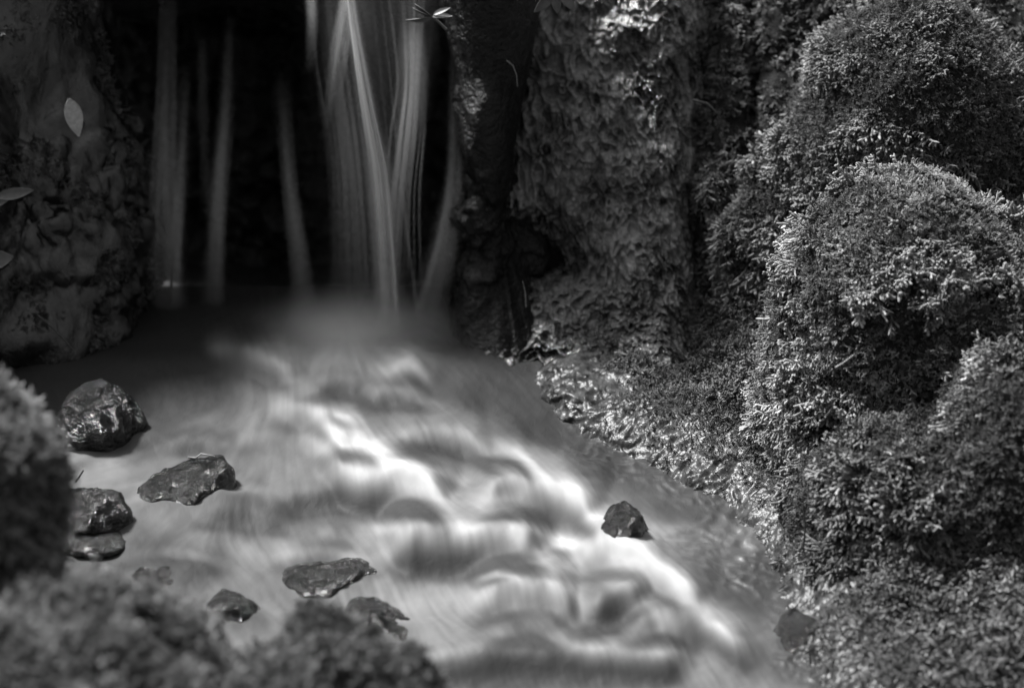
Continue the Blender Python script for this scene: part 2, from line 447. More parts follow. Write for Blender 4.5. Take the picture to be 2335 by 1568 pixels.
# ------------------------------------------------------------------ mossy wall high on the right, behind the mounds
def wdepth(x, y):
    Y = 2.43-.03*smooth(1700, 2300, x)-.03*smooth(1540, 1640, x)+.12*smooth(1590, 1545, x)
    Y = Y+.10*np.clip((330-y)/330, 0, 1.5)
    return Y+.06*np.exp(-((x-1712-.02*y)/13)**2)*smooth(330, 240, y)+.04*np.exp(-((x-1600)/22)**2)*smooth(330, 150, y)-.09*smooth(300, 900, y)-.03*np.exp(-((x-1600)/75)**2-((y-440)/65)**2)
V, F, PX, PY = relief(1545, 2620, -160, 940, 6, wdepth, lambda x, y, P: -.014*fbm(P/.05, 4, 61)-.004*fbm(P/.015, 2, 66))
base = V[V[:, 2].argmin()].copy()
e = empty('moss_wall', base); tag(e, 'shaded mossy rock wall with a dark vertical crack behind the upper mound', 'rock wall')
link('rock', mesh('rock', V-base, F), M['under'], e)
scatter(V, F, base, e, 85000, .009, .15, seed=61, mask=lambda P, N, x, y: .25+.75*smooth(-.15, .2, fbm(P/.045, 3, 67)),
        sizef=lambda P, N, x, y: .65+.5*smooth(-.2, .3, fbm(P/.06, 2, 68)))

# ------------------------------------------------------------------ the three mossy mounds on the right bank
def patchy(seed, lo=.06):
    return lambda P, N, x, y: lo+(1-lo)*smooth(-.15, .15, fbm(P/.055, 3, seed))
def sizes(seed):
    return lambda P, N, x, y: .5+.85*smooth(-.3, .35, fbm(P/.07, 2, seed))
mossy('mossy_boulder', 'tall moss covered boulder at the top right, highest of the three', 'boulder',
      [(2070, 330, 2.37, 262, 300, .12), (1960, 620, 2.37, 300, 370, .11), (1790, 770, 2.37, 190, 270, .09), (2330, 560, 2.37, 260, 400, .12), (1755, 560, 2.37, 105, 170, .07)],
      'mossy boulders on the right bank', seed=71, mask=patchy(71), sizef=sizes(72), dens=120000, tone=.2, size=.0108)
mossy('mossy_boulder', 'round topped mossy boulder with paler short-mossed crown at the middle right', 'boulder',
      [(2070, 720, 2.08, 290, 310, .13), (1950, 960, 2.08, 245, 400, .12), (2310, 850, 2.06, 260, 320, .13), (2150, 1100, 2.06, 330, 300, .11)],
      'mossy boulders on the right bank', seed=73, mask=lambda P, N, x, y: patchy(73)(P, N, x, y)*(1-.9*np.exp(-((x-2080)/190)**4-((y-430)/95)**4))*(1-.6*np.exp(-((x-2250)/120)**2-((y-760)/90)**2)), sizef=sizes(74), dens=120000, tone=.28, size=.011,
      finef=lambda P, N, x, y: 1+1.5*np.exp(-((x-2080)/190)**4-((y-420)/95)**4))
mossy('mossy_boulder', 'shaggy moss covered boulder at the lower right, nearest of the three', 'boulder',
      [(2290, 1080, 1.90, 185, 270, .1), (2030, 1220, 1.91, 200, 270, .09), (2230, 1430, 1.88, 300, 230, .1), (1880, 1200, 1.94, 105, 160, .05)],
      'mossy boulders on the right bank', seed=75, mask=patchy(75), sizef=sizes(76), dens=80000, tone=.19, size=.0115)

# ------------------------------------------------------------------ wet bank: apron of fine wet moss and film between rock face, mounds and stream
EDGE = np.array([(1000, 905), (1120, 950), (1300, 975), (1440, 1040), (1560, 1105), (1650, 1135), (1700, 1185), (1730, 1240), (1780, 1310), (1820, 1370), (1790, 1425), (1800, 1480), (1860, 1530), (1960, 1700)], float)
def seg_dist(px, py, pts):
    """signed distance to a polyline, positive on its right-hand bank"""
    best = np.full(px.shape, 1e9); sg = np.zeros(px.shape)
    for (ax, ay), (bx, by) in zip(pts[:-1], pts[1:]):
        dx, dy = bx-ax, by-ay; tt = np.clip(((px-ax)*dx+(py-ay)*dy)/(dx*dx+dy*dy), 0, 1)
        ex, ey = px-ax-tt*dx, py-ay-tt*dy; d = np.hypot(ex, ey); s_ = np.sign(dy*(px-ax)-dx*(py-ay))
        m = d < best; best = np.where(m, d, best); sg = np.where(m, s_, sg)
    return best*sg
xs = np.arange(990, 2420, 3.0); ys = np.arange(700, 1690, 3.0)
PX, PY = np.meshgrid(xs, ys); D = seg_dist(PX, PY, EDGE)
h = np.where(D > 0, .055*(1-np.exp(-np.clip(D, 0, None)/200)), .00025*np.clip(D, -120, 0))
h = h*(1-(1-smooth(740, 960, PY))*smooth(1720, 1560, PX))
h = (h+.0)*smooth(1000, 1320, PX)-.035*smooth(1340, 1090, PX)+.006*fbm(on_stream(PX, PY)/.035, 3, 95)*smooth(1420, 1260, PX)-.03*smooth(1230, 1120, PX)
P0 = on_stream(PX, PY, h)
wet = smooth(330, 60, D)
tilt = np.stack([P0[..., 0]*.55+P0[..., 1]*.2, P0[..., 1]*1.0-P0[..., 0]*.35, P0[..., 2]], -1)
rp = .0036*ripple(tilt, .014, 81, (.55, 1.7, 1))+.002*ripple(tilt, .006, 84, (.8, 1.6, 1))
P0[..., 2] += rp*wet+.006*fbm(P0/.05, 3, 88)+.018*fbm(P0/.07, 3, 89)*smooth(120, 260, D)+.002*fbm(P0/.008, 2, 90)*(1-wet)
V, F = P0.reshape(-1, 3), grid_faces(*PX.shape)
base = V[V[:, 2].argmin()].copy()
e = empty('stream_bank', base); tag(e, 'glistening wet sloping bank of fine moss along the right edge of the stream', 'bank')
link('rock', mesh('rock', V-base, F), M['film_bank'], e)
dd = lambda x, y: seg_dist(x, y, EDGE)
scatter(V, F, base, e, 120000, .0065, .15, seed=81, cull=-1, droop=.9, mask=lambda P, N, x, y: smooth(0, 150, dd(x, y)-90*fbm(P/.03, 3, 92))*smooth(1330, 1560, x), sizef=lambda P, N, x, y: .6+1.5*smooth(100, 300, dd(x, y)+40*fbm(P/.05, 2, 93)))

# ------------------------------------------------------------------ stones in the stream
def stone(label, ells, seed, sub=5, amp=((.05, .008), (.02, .003), (.008, .0013)), mat='stone', name='stone', group='stones in the stream', sink=.002):
    V, F = blob(ells, sub, .006, amp, seed); V[:, 2] = (V[:, 2]-V[:, 2].max())*1.35+V[:, 2].max()-sink; base = V[V[:, 2].argmin()].copy(); base[:2] = V[:, :2].mean(0)
    o = link(name, mesh(name, V-base, F), M[mat]); o.location = base
    return tag(o, label, 'stone', group)
def sY(px, py): return float(on_stream(px, py)[1])
stone('dark glittering domed wet stone at the far left below the rock wall', [(228, 935, sY(225, 985), 100, 80, .045), (130, 985, sY(140, 985), 110, 50, .05)], 101, sink=.008)
stone('wet dark stone with bright streaked right side, holding a tiny forked twig', [(468, 1100, sY(440, 1130), 68, 62, .03), (385, 1105, sY(400, 1130), 80, 50, .03)], 103, sink=.004)
stone('rough round stone half hidden behind the blurred left foreground moss', [(215, 1165, sY(215, 1195), 74, 52, .03), (150, 1165, sY(150, 1195), 70, 50, .03)], 105)
stone('flat shelf stone just below the rough round stone', [(210, 1225, sY(210, 1235), 85, 20, .03)], 107)
stone('long low dark stone under a glassy sheet of water at lower left', [(395, 1298, sY(395, 1300), 120, 24, .03)], 109)
stone('flat glossy stone barely breaking the silky water at lower centre', [(745, 1308, sY(745, 1315), 120, 36, .035)], 111)
stone('small glossy stone with a bright streak above the foreground moss', [(540, 1385, sY(540, 1400), 74, 36, .025, -18)], 113)
stone('small dark wedge shaped stone with a white glint above the foreground moss', [(865, 1400, sY(865, 1420), 75, 34, .025, -24), (925, 1430, sY(925, 1440), 35, 24, .02, -30)], 115)
stone('small black stone breaking the white water beside the right bank', [(1425, 1196, sY(1425, 1250), 48, 58, .035), (1400, 1215, sY(1395, 1250), 40, 40, .03)], 117)
stone('squat wet stone against the right bank near the bottom edge', [(1815, 1430, sY(1815, 1450), 52, 42, .03)], 119)

# ------------------------------------------------------------------ foreground moss, out of focus
mossy('mossy_rock', 'blurred mossy rock at the left edge in front of the stones', 'rock',
      [(-75, 1130, 1.5, 215, 255, .1), (-60, 1340, 1.48, 205, 220, .1)], 'blurred foreground mossy rocks', seed=131, amp=((.12, .022), (.04, .014)), dens=130000, tone=.2, size=.008)
mossy('mossy_rock', 'broad blurred mossy rock filling the bottom left corner', 'rock',
      [(225, 1640, 1.38, 260, 285, .1), (40, 1650, 1.36, 200, 270, .1), (420, 1670, 1.4, 130, 190, .08), (570, 1720, 1.4, 150, 200, .08)], 'blurred foreground mossy rocks', seed=133, amp=((.12, .022), (.04, .014)), dens=130000, tone=.19, size=.008)
mossy('mossy_rock', 'blurred dark mossy rock at the bottom centre left', 'rock',
      [(705, 1690, 1.4, 215, 225, .09), (860, 1715, 1.4, 120, 160, .08)], 'blurred foreground mossy rocks', seed=135, amp=((.12, .022), (.04, .014)), dens=110000, tone=.12, size=.008)

# ------------------------------------------------------------------ the stream
def stroke(px, py, pts, sig, ends=None):
    best = np.full(px.shape, 1e9)
    pts = np.array(pts, float)
    if len(pts) == 1: best = np.hypot(px-pts[0, 0], (py-pts[0, 1])*1.6)
    for (ax, ay), (bx, by) in zip(pts[:-1], pts[1:]):
        dx, dy = bx-ax, (by-ay)*1.6; tt = np.clip(((px-ax)*dx+(py-ay)*1.6*dy)/(dx*dx+dy*dy), 0, 1)
        best = np.minimum(best, np.hypot(px-ax-tt*dx, (py-ay)*1.6-tt*dy))
    return np.exp(-.5*(best/sig)**2)
xs = np.arange(-380, 2120, 4.0); ys = np.arange(652, 1740, 4.0)
PX, PY = np.meshgrid(xs, ys)
# aerated water's whiteness with light and shade painted in: (x, y, brightness as seen)
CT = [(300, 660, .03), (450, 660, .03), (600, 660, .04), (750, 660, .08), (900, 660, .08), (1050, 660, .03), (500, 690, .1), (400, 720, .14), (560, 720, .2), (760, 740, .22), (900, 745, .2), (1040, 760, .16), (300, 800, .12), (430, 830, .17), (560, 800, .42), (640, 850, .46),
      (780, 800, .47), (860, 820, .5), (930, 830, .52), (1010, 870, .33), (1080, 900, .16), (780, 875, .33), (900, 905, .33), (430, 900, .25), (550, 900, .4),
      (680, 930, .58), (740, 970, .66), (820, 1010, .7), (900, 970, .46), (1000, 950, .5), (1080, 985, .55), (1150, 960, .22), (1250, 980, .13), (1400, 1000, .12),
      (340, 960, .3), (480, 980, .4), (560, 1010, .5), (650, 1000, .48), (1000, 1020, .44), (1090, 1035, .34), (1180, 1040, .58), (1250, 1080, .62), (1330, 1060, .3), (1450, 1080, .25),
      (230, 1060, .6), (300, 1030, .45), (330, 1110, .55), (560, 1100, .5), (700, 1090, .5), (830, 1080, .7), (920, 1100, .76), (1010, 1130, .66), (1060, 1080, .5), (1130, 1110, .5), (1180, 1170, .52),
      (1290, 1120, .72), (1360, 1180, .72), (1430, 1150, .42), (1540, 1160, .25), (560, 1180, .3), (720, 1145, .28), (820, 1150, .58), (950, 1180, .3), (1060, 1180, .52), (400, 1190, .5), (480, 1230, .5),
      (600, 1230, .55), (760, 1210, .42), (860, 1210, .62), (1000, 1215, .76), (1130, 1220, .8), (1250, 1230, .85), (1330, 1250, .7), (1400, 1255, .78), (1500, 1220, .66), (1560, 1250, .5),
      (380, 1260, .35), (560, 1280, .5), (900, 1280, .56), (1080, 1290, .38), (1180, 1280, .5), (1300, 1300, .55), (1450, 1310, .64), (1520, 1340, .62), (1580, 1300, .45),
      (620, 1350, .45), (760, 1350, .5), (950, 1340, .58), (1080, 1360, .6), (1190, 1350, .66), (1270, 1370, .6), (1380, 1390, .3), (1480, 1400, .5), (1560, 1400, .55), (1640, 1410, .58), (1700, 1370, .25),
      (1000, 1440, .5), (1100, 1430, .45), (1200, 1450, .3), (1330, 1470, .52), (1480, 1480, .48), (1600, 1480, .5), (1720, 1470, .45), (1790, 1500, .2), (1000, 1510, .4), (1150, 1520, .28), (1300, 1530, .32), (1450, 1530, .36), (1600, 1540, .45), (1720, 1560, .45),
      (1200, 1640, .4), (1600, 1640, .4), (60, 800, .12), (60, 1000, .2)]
# lips of water over sunken stones: crest line as seen, height of the face below it, how far its foot is darkened (thin froth, painted shade)
HUMP = [([(469, 798), (552, 795), (615, 817), (678, 855)], 58, .3), ([(901, 849), (939, 811), (977, 868)], 45, .3), ([(647, 928), (697, 925), (748, 963), (786, 1014)], 50, .3),
        ([(723, 1014), (824, 998), (869, 1027)], 58, .3), ([(913, 989), (1009, 985), (1085, 1001), (1123, 1046)], 52, .45), ([(742, 1058), (824, 1090), (913, 1078), (977, 1103), (1021, 1154)], 88, .5),
        ([(640, 1128), (723, 1122), (786, 1116)], 44, .75), ([(463, 1166), (558, 1163), (647, 1185)], 38, .75), ([(1123, 1014), (1186, 1027), (1231, 1090)], 50, .3),
        ([(1091, 1141), (1161, 1109), (1231, 1116), (1307, 1122), (1358, 1166)], 88, .4), ([(901, 1224), (977, 1211), (1072, 1224), (1167, 1214), (1231, 1243)], 94, .55),
        ([(1332, 1249), (1389, 1243), (1459, 1268), (1535, 1325), (1605, 1376)], 84, .3), ([(1091, 1357), (1167, 1344), (1262, 1344), (1307, 1395)], 82, .4), ([(1332, 1389), (1408, 1357), (1478, 1357)], 76, .65),
        ([(1123, 1439), (1212, 1427), (1294, 1458)], 52, .65), ([(1434, 1433), (1516, 1408), (1612, 1420), (1707, 1484)], 60, .4), ([(977, 1503), (1167, 1490), (1358, 1490), (1548, 1503)], 58, .5),
        ([(720, 872), (775, 862), (830, 876)], 40, .5), ([(840, 900), (910, 888), (970, 905)], 40, .45), ([(390, 1008), (460, 998), (520, 1018)], 30, .45), ([(290, 1266), (400, 1258), (500, 1280)], 34, .5), ([(640, 1268), (750, 1258), (860, 1285)], 32, .3)]
rs = np.random.default_rng(17)
for _ in range(60):                       # smaller ones between
    u = rs.uniform(0, 1); yy = 880+640*u; xc = 760+760*u**1.1; xx = xc+rs.normal(0, 200)
    if xx < 560 or xx > xc+200: continue
    wd = rs.uniform(25, 55); sl = rs.uniform(-.05, .35); HUMP.append(([(xx-wd, yy+wd*.2), (xx, yy), (xx+wd, yy+wd*(.2+sl))], rs.uniform(24, 32), rs.uniform(.05, .3)))
def hump_at(x, pts, m=52.0):
    xs_, ys_ = np.array(pts, float).T
    q = np.clip((x-xs_[0])/(xs_[-1]-xs_[0]), 0, 1)*(len(xs_)-1)
    yc = np.interp(x, xs_, ys_); yc = (np.interp(x-18, xs_, ys_)+yc+np.interp(x+18, xs_, ys_))/3
    return yc, smooth(xs_[0]-m, xs_[0]+m*.8, x)*smooth(xs_[-1]+m, xs_[-1]-m*.8, x)
hgt = np.zeros(PX.shape)
for pts, Fh, dk in HUMP:
    yc, wx = hump_at(PX[0], pts); Lf = 14+.2*Fh; H = np.maximum(Fh-Lf, 6)/2100*wx
    d = PY-(yc+2100*H)[None]              # plan distance downstream of the crest
    prof = np.where(d < 0, np.exp(-.5*(d/(30+.6*Fh))**2), (1-smooth(-.15*Lf, 1.35*Lf, d))*1.0)
    hgt = np.maximum(hgt, H[None]*prof)+.25*np.minimum(hgt, H[None]*prof)
for x, y, w_ in ((225, 985, 130), (440, 1140, 120), (190, 1195, 110), (400, 1300, 130), (745, 1320, 130), (540, 1410, 80), (880, 1430, 90), (1395, 1240, 40)):
    hgt = hgt+.010*np.exp(-((PX-x)/w_)**2-((PY-y-12)/28)**2)       # water piling up round the stones
def blur(A, r, n=2):
    for _ in range(n):
        for ax in (0, 1):
            B = np.pad(A, [(r+1, r) if q == ax else (0, 0) for q in (0, 1)], 'edge'); cs = np.cumsum(B, ax)
            A = (np.take(cs, range(2*r+1, cs.shape[ax]), ax)-np.take(cs, range(0, cs.shape[ax]-2*r-1), ax))/(2*r+1)
    return A
hgt = blur(hgt, 1, 3)
QY = PY-2100*hgt                          # where each point of the water shows
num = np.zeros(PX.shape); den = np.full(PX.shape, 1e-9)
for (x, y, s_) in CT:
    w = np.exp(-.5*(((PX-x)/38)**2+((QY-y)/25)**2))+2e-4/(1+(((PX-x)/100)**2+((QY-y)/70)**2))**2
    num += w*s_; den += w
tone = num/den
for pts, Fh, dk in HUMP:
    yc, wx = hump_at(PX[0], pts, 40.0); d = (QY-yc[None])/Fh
    tone = tone+(.09+.0015*Fh)*wx*np.exp(-.5*((d-.08)/.22)**2)  # paler crest: froth plus painted top light
    tone = tone*(1-min(1.45*dk, .88)*wx*np.exp(-.5*((d-.8)/.22)**2))  # darker foot: thin froth plus painted shade
# flow: out of the foot of the fall, turning to the lower right, spilling over each lip
gy, gx = np.gradient(hgt, 4.0)
vx = .55+.0*PX; vy = .75+.0*PX
fx, fy = PX-820, (PY-740); fr = np.hypot(fx, fy)+60
w = np.exp(-fr/260); vx = vx*(1-w)+w*fx/fr*1.6; vy = vy*(1-w)+w*fy/fr*1.6
lw = smooth(820, 380, PX)*smooth(860, 1000, PY); vx = vx*(1-lw)-.75*lw*np.cos((PY-1000)/160.); vy = vy*(1-lw)+.18*lw
vx = vx-500*gx; vy = vy-700*gy
vx += .35*fbm(np.stack([PX/170, PY/110, 0*PX], -1), 2, 201); vy += .2*fbm(np.stack([PX/170, PY/110, 0*PX+5], -1), 2, 205)
vx = blur(vx, 6); vy = blur(vy, 6)
m = np.hypot(vx, vy)+1e-6; vx /= m; vy /= m
def samp(A, x, y):
    u = np.clip((x-xs[0])/4, 0, len(xs)-1.001); v = np.clip((y-ys[0])/4, 0, len(ys)-1.001)
    i, j = v.astype(int), u.astype(int); a, b = v-i, u-j
    return (A[i, j]*(1-b)+A[i, j+1]*b)*(1-a)+(A[i+1, j]*(1-b)+A[i+1, j+1]*b)*a
def lic(A, n, st=4.0):
    acc = A.copy(); 
    for sgn in (1, -1):
        x, y = PX.copy(), PY.copy()
        for q in range(n):
            ux, uy = samp(vx, x, y), samp(vy, x, y); x = x+sgn*st*ux; y = y+sgn*st*uy
            acc = acc+samp(A, x, y)
    return acc/(2*n+1)
grain = lic(np.random.default_rng(5).normal(size=PX.shape), 16); grain /= grain.std()
coarse = lic(fbm(np.stack([PX/16, PY/12, 0*PX], -1), 2, 211), 10); coarse /= coarse.std()
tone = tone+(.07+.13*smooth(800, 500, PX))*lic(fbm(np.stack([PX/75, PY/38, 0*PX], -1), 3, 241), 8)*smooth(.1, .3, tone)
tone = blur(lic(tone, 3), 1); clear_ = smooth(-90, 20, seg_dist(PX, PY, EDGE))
tone = tone*(1+.55*(tone-.42))            # deepens the contrast of the painted tone
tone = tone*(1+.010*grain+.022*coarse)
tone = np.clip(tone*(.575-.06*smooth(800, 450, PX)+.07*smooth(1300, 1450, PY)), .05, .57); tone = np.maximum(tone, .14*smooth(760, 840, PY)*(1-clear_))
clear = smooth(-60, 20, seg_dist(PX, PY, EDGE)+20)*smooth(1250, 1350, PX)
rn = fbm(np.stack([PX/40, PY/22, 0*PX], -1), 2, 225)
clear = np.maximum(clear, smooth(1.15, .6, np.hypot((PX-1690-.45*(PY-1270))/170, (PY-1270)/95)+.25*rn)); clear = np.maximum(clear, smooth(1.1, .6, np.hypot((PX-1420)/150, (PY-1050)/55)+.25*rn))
foam_shade = np.clip((tone/.9)**2.2, 0, 1)*(1-.45*clear)  # seen brightness, shading included, sets how white the water is
rp = .0022*ripple(np.stack([PX/4200+PY/9000, PY/1300-PX/9000, 0*PX], -1), .011, 221)*clear
wob = .0011*fbm(np.stack([PX/60, PY/34, 0*PX], -1), 2, 215)
P = on_stream(PX, PY); P[..., 2] += hgt+rp+wob+.0001*coarse*(1-clear)
tag(link('stream', mesh('stream', P.reshape(-1, 3), grid_faces(*PX.shape), True, {'foam_shade': foam_shade, 'rip': clear}), M['water']), kind='structure')
P = on_stream(PX[::6, ::6], PY[::6, ::6], -.05); P[..., 2] += .015*fbm(P/.06, 3, 230)
tag(link('stream_bed', mesh('stream_bed', P.reshape(-1, 3), grid_faces(*P.shape[:2])), M['bed']), kind='structure')

# ------------------------------------------------------------------ falling water
def veil(parent, base, pts, seed, Y=2.41, al=.5, along=None, ratio=.35, streak=.5, soft=1.0, fine=1.0, nn=(110, 56)):
    """a rope of falling water: an elliptical tube; pts = (x, y, half width)"""
    pts = np.array(pts, float); n, nu = nn
    s_ = np.linspace(0, 1, n); L = np.linspace(0, 1, len(pts))
    # smooth curve through the points
    t_ = s_*(len(pts)-1)
    def cr(c):
        i = np.clip(t_.astype(int), 0, len(pts)-2); f = t_-i
        g = lambda j: c[np.clip(j, 0, len(pts)-1)]
        a, b, c_, d = g(i-1), g(i), g(i+1), g(i+2)
        return .5*(2*b+(c_-a)*f+(2*a-5*b+4*c_-d)*f*f+(3*b-a-3*c_+d)*f**3)
    cx, cy, hw = cr(pts[:, 0]), cr(pts[:, 1]), np.maximum(cr(pts[:, 2]), 1)
    Yc = Y-.03*smooth(-100, 700, cy)
    C = at(cx, cy, Yc); sz = pxm(Y)
    ph = np.linspace(0, 2*math.pi, nu, endpoint=False)
    P = C[:, None, :]+np.stack([np.cos(ph)[None]*hw[:, None]*sz, np.sin(ph)[None]*hw[:, None]*sz*ratio, 0*ph[None]+0*hw[:, None]], -1)
    a = np.abs(np.sin(ph))[None]**(3.6*soft)*np.ones((n, 1))
    u = np.cos(ph)[None]*np.ones((n, 1)); front = np.sign(np.sin(ph))[None]*np.ones((n, 1))
    q = np.stack([u*hw[:, None]/(9*fine), s_[:, None]*1.6+0*u, front*3+0*u+seed], -1)
    st = np.clip(1+streak*(perlin(q, seed)*1.2+.6*perlin(q*np.array([2.7, 1.3, 1]), seed+3)), 0, 2)
    if along is None: along = [(0, 0), (.15, 1), (.85, 1), (1, 0)]
    ax, ay = zip(*along); env = np.interp(s_, ax, ay)
    env = env**1.3; env = np.convolve(np.pad(env, 6, 'edge'), np.ones(13)/13, 'valid')
    a = np.clip(a*st*env[:, None]*al, 0, .97)
    return link('strand', mesh('strand', P.reshape(-1, 3)-base, grid_faces(n, nu, True), True, {'alpha': a}), M['veil'], parent)
def thread(parent, base, pts, hw, seed, Y, al, along):
    veil(parent, base, [(x, y, hw) for x, y in pts], seed, Y=Y, al=al, along=along, streak=.5, nn=(70, 14))
def fall(label, foot, strands, threads=()):
    base = on_stream(*foot); e = empty('waterfall', base); tag(e, label, 'waterfall', 'falling strands of water')
    for i, s_ in enumerate(strands): veil(e, base, s_.pop('p'), s_.pop('seed'), **s_)
    rg = np.random.default_rng(int(foot[0]))
    for (pts, spread, cnt, al, Y, w0, w1) in threads:     # fine threads within each rope of water
        for q in range(cnt):
            o_ = rg.normal(0, 1); a0 = rg.uniform(0, .5); a1 = rg.uniform(.6, 1)
            pp = [(x+o_*sp_+rg.normal(0, .8), y) for (x, y), sp_ in zip(pts, spread)]
            thread(e, base, pp, rg.uniform(w0, w1), 400+q, Y+rg.uniform(-.008, .004), al*rg.uniform(.4, 1.3), [(0, 0), (a0, .15), ((a0+a1)/2, 1), (a1, .4), (1, 0)])
fall('broad main waterfall with bright curved strand, pouring into the stream at centre', (850, 740), [
    dict(p=[(800, -60, 130), (830, 250, 140), (840, 500, 150), (845, 790, 165)], seed=301, Y=2.43, al=.02, soft=.6, along=[(0, 1), (.4, .9), (.7, .6), (1, .9)]),
    dict(p=[(790, -60, 70), (820, 200, 90), (840, 430, 85), (850, 760, 80)], seed=303, Y=2.425, al=.06, along=[(0, 1), (.45, 1), (.8, .7), (1, .6)]),
    dict(p=[(792, -40, 16), (806, 60, 20), (832, 220, 28), (862, 400, 40), (876, 560, 44), (885, 790, 46)], seed=305, al=.3, along=[(0, .6), (.12, 1), (.3, .75), (.6, .8), (.8, .5), (1, .12)]),
    dict(p=[(865, 300, 34), (872, 450, 36), (885, 620, 32), (892, 790, 40)], seed=306, al=.28, fine=.6, along=[(0, 0), (.3, 1), (.7, .8), (1, .3)]),
    dict(p=[(790, -30, 14), (770, 90, 16), (755, 200, 14), (745, 300, 10)], seed=307, al=.34, along=[(0, .7), (.4, 1), (1, 0)]),
    dict(p=[(800, 20, 10), (785, 130, 12), (770, 250, 10)], seed=308, al=.26, along=[(0, .3), (.4, 1), (1, 0)]),
    dict(p=[(705, -40, 16), (712, 50, 16), (705, 170, 14)], seed=309, al=.3, along=[(0, .8), (.4, .8), (1, 0)]),
    dict(p=[(940, 50, 30), (940, 170, 40), (930, 280, 42), (915, 420, 34), (905, 600, 26)], seed=311, al=.26, streak=.75, along=[(0, 0), (.15, 1), (.45, .9), (.7, .3), (1, 0)]),
    dict(p=[(930, -50, 90), (925, 120, 85), (915, 350, 60), (905, 600, 50)], seed=312, Y=2.42, al=.06, along=[(0, 1), (.4, .8), (1, 0)]),
    dict(p=[(640, 150, 30), (658, 400, 22), (685, 600, 30), (705, 770, 50)], seed=313, al=.05, along=[(0, 0), (.5, .9), (.8, .8), (1, .1)]),
    dict(p=[(1036, 120, 16), (1036, 380, 26), (1018, 520, 40), (992, 640, 52), (955, 800, 72)], seed=315, al=.1, along=[(0, 0), (.2, .25), (.42, .9), (.7, .85), (1, .2)]),
    dict(p=[(800, 660, 130), (800, 740, 150), (790, 830, 150)], seed=317, Y=2.40, al=.16, soft=.7, streak=.2, along=[(0, 0), (.5, 1), (1, .2)]),
], [([(792, -50), (806, 60), (832, 220), (862, 400), (876, 560), (888, 800)], (5, 6, 9, 12, 13, 16), 24, .62, 2.405, 2, 5),
    ([(770, -50), (790, 150), (815, 350), (830, 560), (840, 800)], (36, 38, 36, 40, 48), 44, .11, 2.41, 2, 7),
    ([(940, -40), (940, 170), (930, 300), (915, 450), (905, 640)], (26, 15, 17, 18, 24), 26, .26, 2.405, 2, 6),
    ([(648, 180), (662, 400), (688, 600), (705, 790)], (8, 10, 14, 20), 11, .045, 2.41, 6, 13),
    ([(1037, 120), (1036, 380), (1018, 530), (992, 650), (955, 810)], (6, 9, 15, 20, 28), 18, .085, 2.41, 6, 14)])
fall('faint wide strand of falling water nearest the left rock wall', (385, 700), [
    dict(p=[(385, -60, 24), (378, 200, 28), (370, 420, 42), (372, 600, 50), (385, 715, 54)], seed=321, Y=2.455, al=.06, along=[(0, .3), (.4, .4), (.7, .8), (.93, 1), (1, .2)]),
    dict(p=[(418, 150, 22), (408, 400, 30), (398, 560, 34), (390, 705, 40)], seed=322, Y=2.45, al=.06, along=[(0, .2), (.3, .6), (.9, 1), (1, .2)]),
], [([(384, -60), (378, 200), (372, 420), (374, 600), (388, 720)], (8, 10, 14, 18, 20), 18, .07, 2.455, 5, 13), ([(420, 180), (408, 400), (398, 560), (390, 710)], (7, 9, 11, 12), 10, .09, 2.45, 5, 12)])
fall('slim straight strand of falling water between the left strand and main waterfall', (485, 715), [
    dict(p=[(522, 60, 16), (512, 260, 24), (497, 450, 30), (488, 600, 31), (484, 730, 34)], seed=325, Y=2.455, al=.05, streak=.3, along=[(0, 0), (.25, .3), (.6, .8), (.9, .9), (1, 0)]),
    dict(p=[(460, 80, 14), (465, 300, 16), (475, 500, 22)], seed=326, Y=2.52, al=.04),
], [([(522, 40), (512, 260), (497, 450), (488, 600), (484, 735)], (6, 7, 8, 9, 10), 14, .075, 2.455, 6, 13)])

# spray hanging over the foot of the fall, thinning outwards
t = NT('spray'); pv = t.n('ShaderNodeVolumePrincipled'); pv.inputs['Color'].default_value = (.95, .95, .95, 1)
gr = t.n('ShaderNodeTexGradient', gradient_type='QUADRATIC_SPHERE'); t.l(t.coord(), gr.inputs['Vector'])
t.l(t.math('MULTIPLY', gr.outputs['Fac'], 22.0), pv.inputs['Density']); t.l(pv.outputs[0], t.out.inputs['Volume'])
D, F = ico(3)
o = link('mist', mesh('mist', D, F), t.m); o.location = at(820, 760, 2.36); o.scale = (.15, .10, .055)
tag(o, 'pale spray hanging over the foot of the waterfall', 'mist', kind='stuff')

# ------------------------------------------------------------------ leaves, twigs and stems
def leaf_mesh(L, Wd, curl=.25, fold=.25, n=11):
    u = np.linspace(0, 1, n); v = np.linspace(-1, 1, 7); U, Vv = np.meshgrid(u, v, indexing='ij')
    w = Wd*np.sin(math.pi*np.clip(U, .02, .985)**.8)**.8
    P = np.stack([U*L, Vv*w/2, L*(-curl*U*U)+fold*np.abs(Vv)*w/2], -1)
    T = P.copy(); T[..., 2] -= .0006
    V = np.concatenate([P.reshape(-1, 3), T.reshape(-1, 3)]); f = grid_faces(n, 7); m_ = n*7
    i = np.arange(m_).reshape(n, 7); rim = np.concatenate([i[:, 0], i[-1, 1:], i[-2::-1, -1], i[0, -2:0:-1]])
    r2 = np.roll(rim, -1); side = np.stack([rim, r2, r2+m_, rim+m_], 1)
    return V, np.concatenate([f, f[:, ::-1]+m_, side])
def rotm(ax, ay, az):
    return np.array(Matrix.Rotation(R(az), 3, 'Z') @ Matrix.Rotation(R(ay), 3, 'Y') @ Matrix.Rotation(R(ax), 3, 'X'))
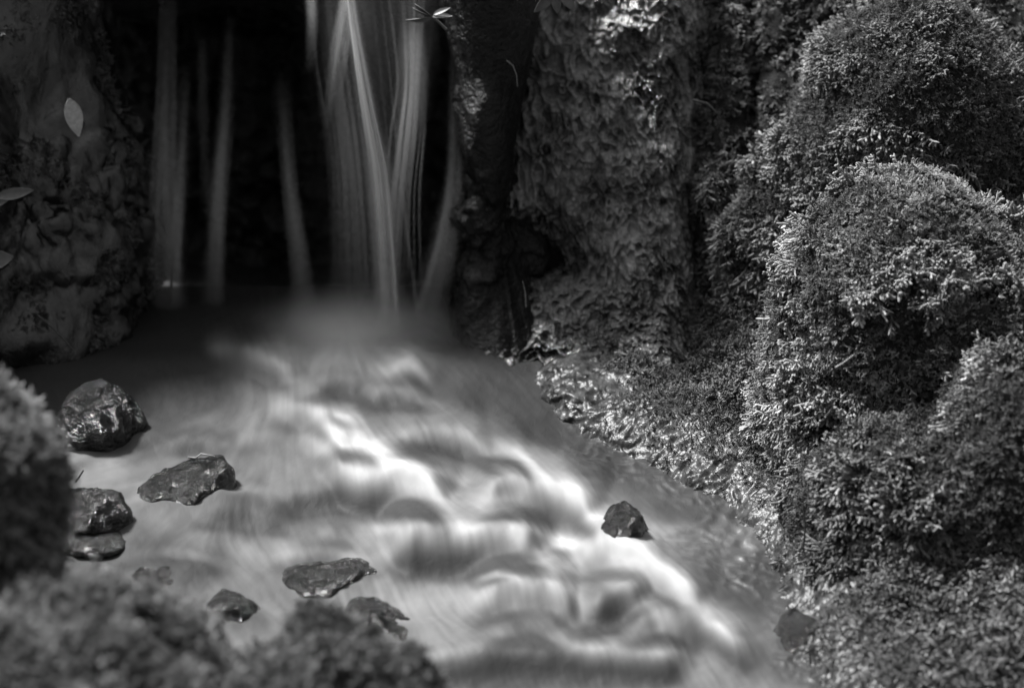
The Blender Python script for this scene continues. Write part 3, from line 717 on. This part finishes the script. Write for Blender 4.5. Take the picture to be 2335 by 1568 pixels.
def plant(label, foot, Y, leaves, stem=None):
    """leaves: (x, y, length px, width px, picture angle deg, tilt)"""
    base = at(foot[0], foot[1], Y); e = empty('leafy_plant', base); tag(e, label, 'plant'); s_ = pxm(Y)
    if stem:
        pts = np.array([at(x, y, Y) for x, y in stem]); V, F = tube(pts, np.linspace(.0016, .0009, len(pts)), 6); link('stem', mesh('stem', V-base, F), M['leaf'], e)
    for (x, y, L, w, an, tl) in leaves:
        V, F = leaf_mesh(L*s_, w*s_, .18); V = V @ rotm(tl, 0, 0).T @ rotm(90, 0, 0).T @ rotm(0, -an, 0).T+at(x, y, Y-.004)-base
        link('leaf', mesh('leaf', V, F), M['leaf'], e)
plant('small plant with narrow leaves hanging in front of the waterfall top', (1018, 66), 2.3,
      [(985, 40, 58, 18, 195, -50), (985, 40, 46, 16, 150, -40), (985, 38, 44, 16, 8, -50), (988, 34, 40, 14, 28, -40), (980, 36, 40, 14, 165, -60)], [(1018, 68), (1002, 52), (985, 38), (984, 36)])
plant('pale broad leaves poking in at the top edge above the wet rock face', (1270, -40), 2.3,
      [(1262, -18, 62, 26, -128, -20), (1262, -18, 50, 24, -75, -20), (1275, -22, 58, 26, -50, -20)], [(1285, -60), (1275, -40), (1265, -18)])
plant('pale out of focus leaves poking in at the left edge', (-40, 640), 2.0,
      [(-30, 470, 66, 24, 25, -10), (-40, 596, 68, 44, 8, -10), (-8, 448, 82, 26, 10, -12)], [(-45, 650), (-40, 560), (-30, 470), (-20, 460)])
V, F = leaf_mesh(88*pxm(2.31), 40*pxm(2.31), .1, .1)
V = V @ rotm(70, 0, 0).T @ rotm(0, 78, 0).T; p = at(158, 226, 2.315)
o = link('fallen_leaf', mesh('fallen_leaf', V, F), M['dry_leaf']); o.location = p
tag(o, 'single pale dead leaf stuck upright on the left rock wall', 'leaf')
def twig(label, pts, Y, r=.0009, mat='twig', name='twig', dY=0):
    P = np.array([at(x, y, Y+dY*i) for i, (x, y) in enumerate(pts)]); V, F = tube(P, np.linspace(r, r*.6, len(P)), 6)
    o = link(name, mesh(name, V-P[0], F), M[mat]); o.location = P[0]; return tag(o, label, 'twig')
twig('thin dark bent stem leaning across the foot of the left rock wall', [(85, 718), (110, 738), (140, 768), (168, 798)], 2.2, .0011)
twig('tiny pale forked twig lying on the streaked wet stone', [(428, 1042), (446, 1044), (458, 1034), (490, 1040)], sY(450, 1130)+.002, .0009, 'pale_twig')
twig('small upright moss stalk beside the rough round stone', [(172, 1098), (180, 1088), (190, 1072)], sY(180, 1180), .0011)
twig('curved root hanging on the shaded mossy wall left of the crack', [(1580, 228), (1612, 236), (1640, 262), (1650, 290), (1648, 312)], 2.37, .0012)
twig('fine pale grass blade curving over the left side of the rock face', [(1155, 138), (1170, 150), (1178, 172), (1180, 198)], 2.36, .0007, 'pale_twig', 'grass_blade')

twig('short pale stick lodged in the face of the middle mossy boulder', [(1905, 838), (1925, 826), (1948, 808)], 1.93, .001, 'pale_twig')
twig('dark twig hanging down the foot of the nearest mossy boulder', [(1832, 1150), (1836, 1200), (1832, 1250), (1840, 1290)], 1.86, .0011)
twig('short dark root at the ledge between rock face and tall boulder', [(1640, 395), (1662, 425), (1680, 452)], 2.3, .0012)
twig('fine blade standing on the wet rocks below the dark hollow', [(1200, 700), (1198, 668), (1192, 640)], 2.3, .0006, 'pale_twig', 'grass_blade')
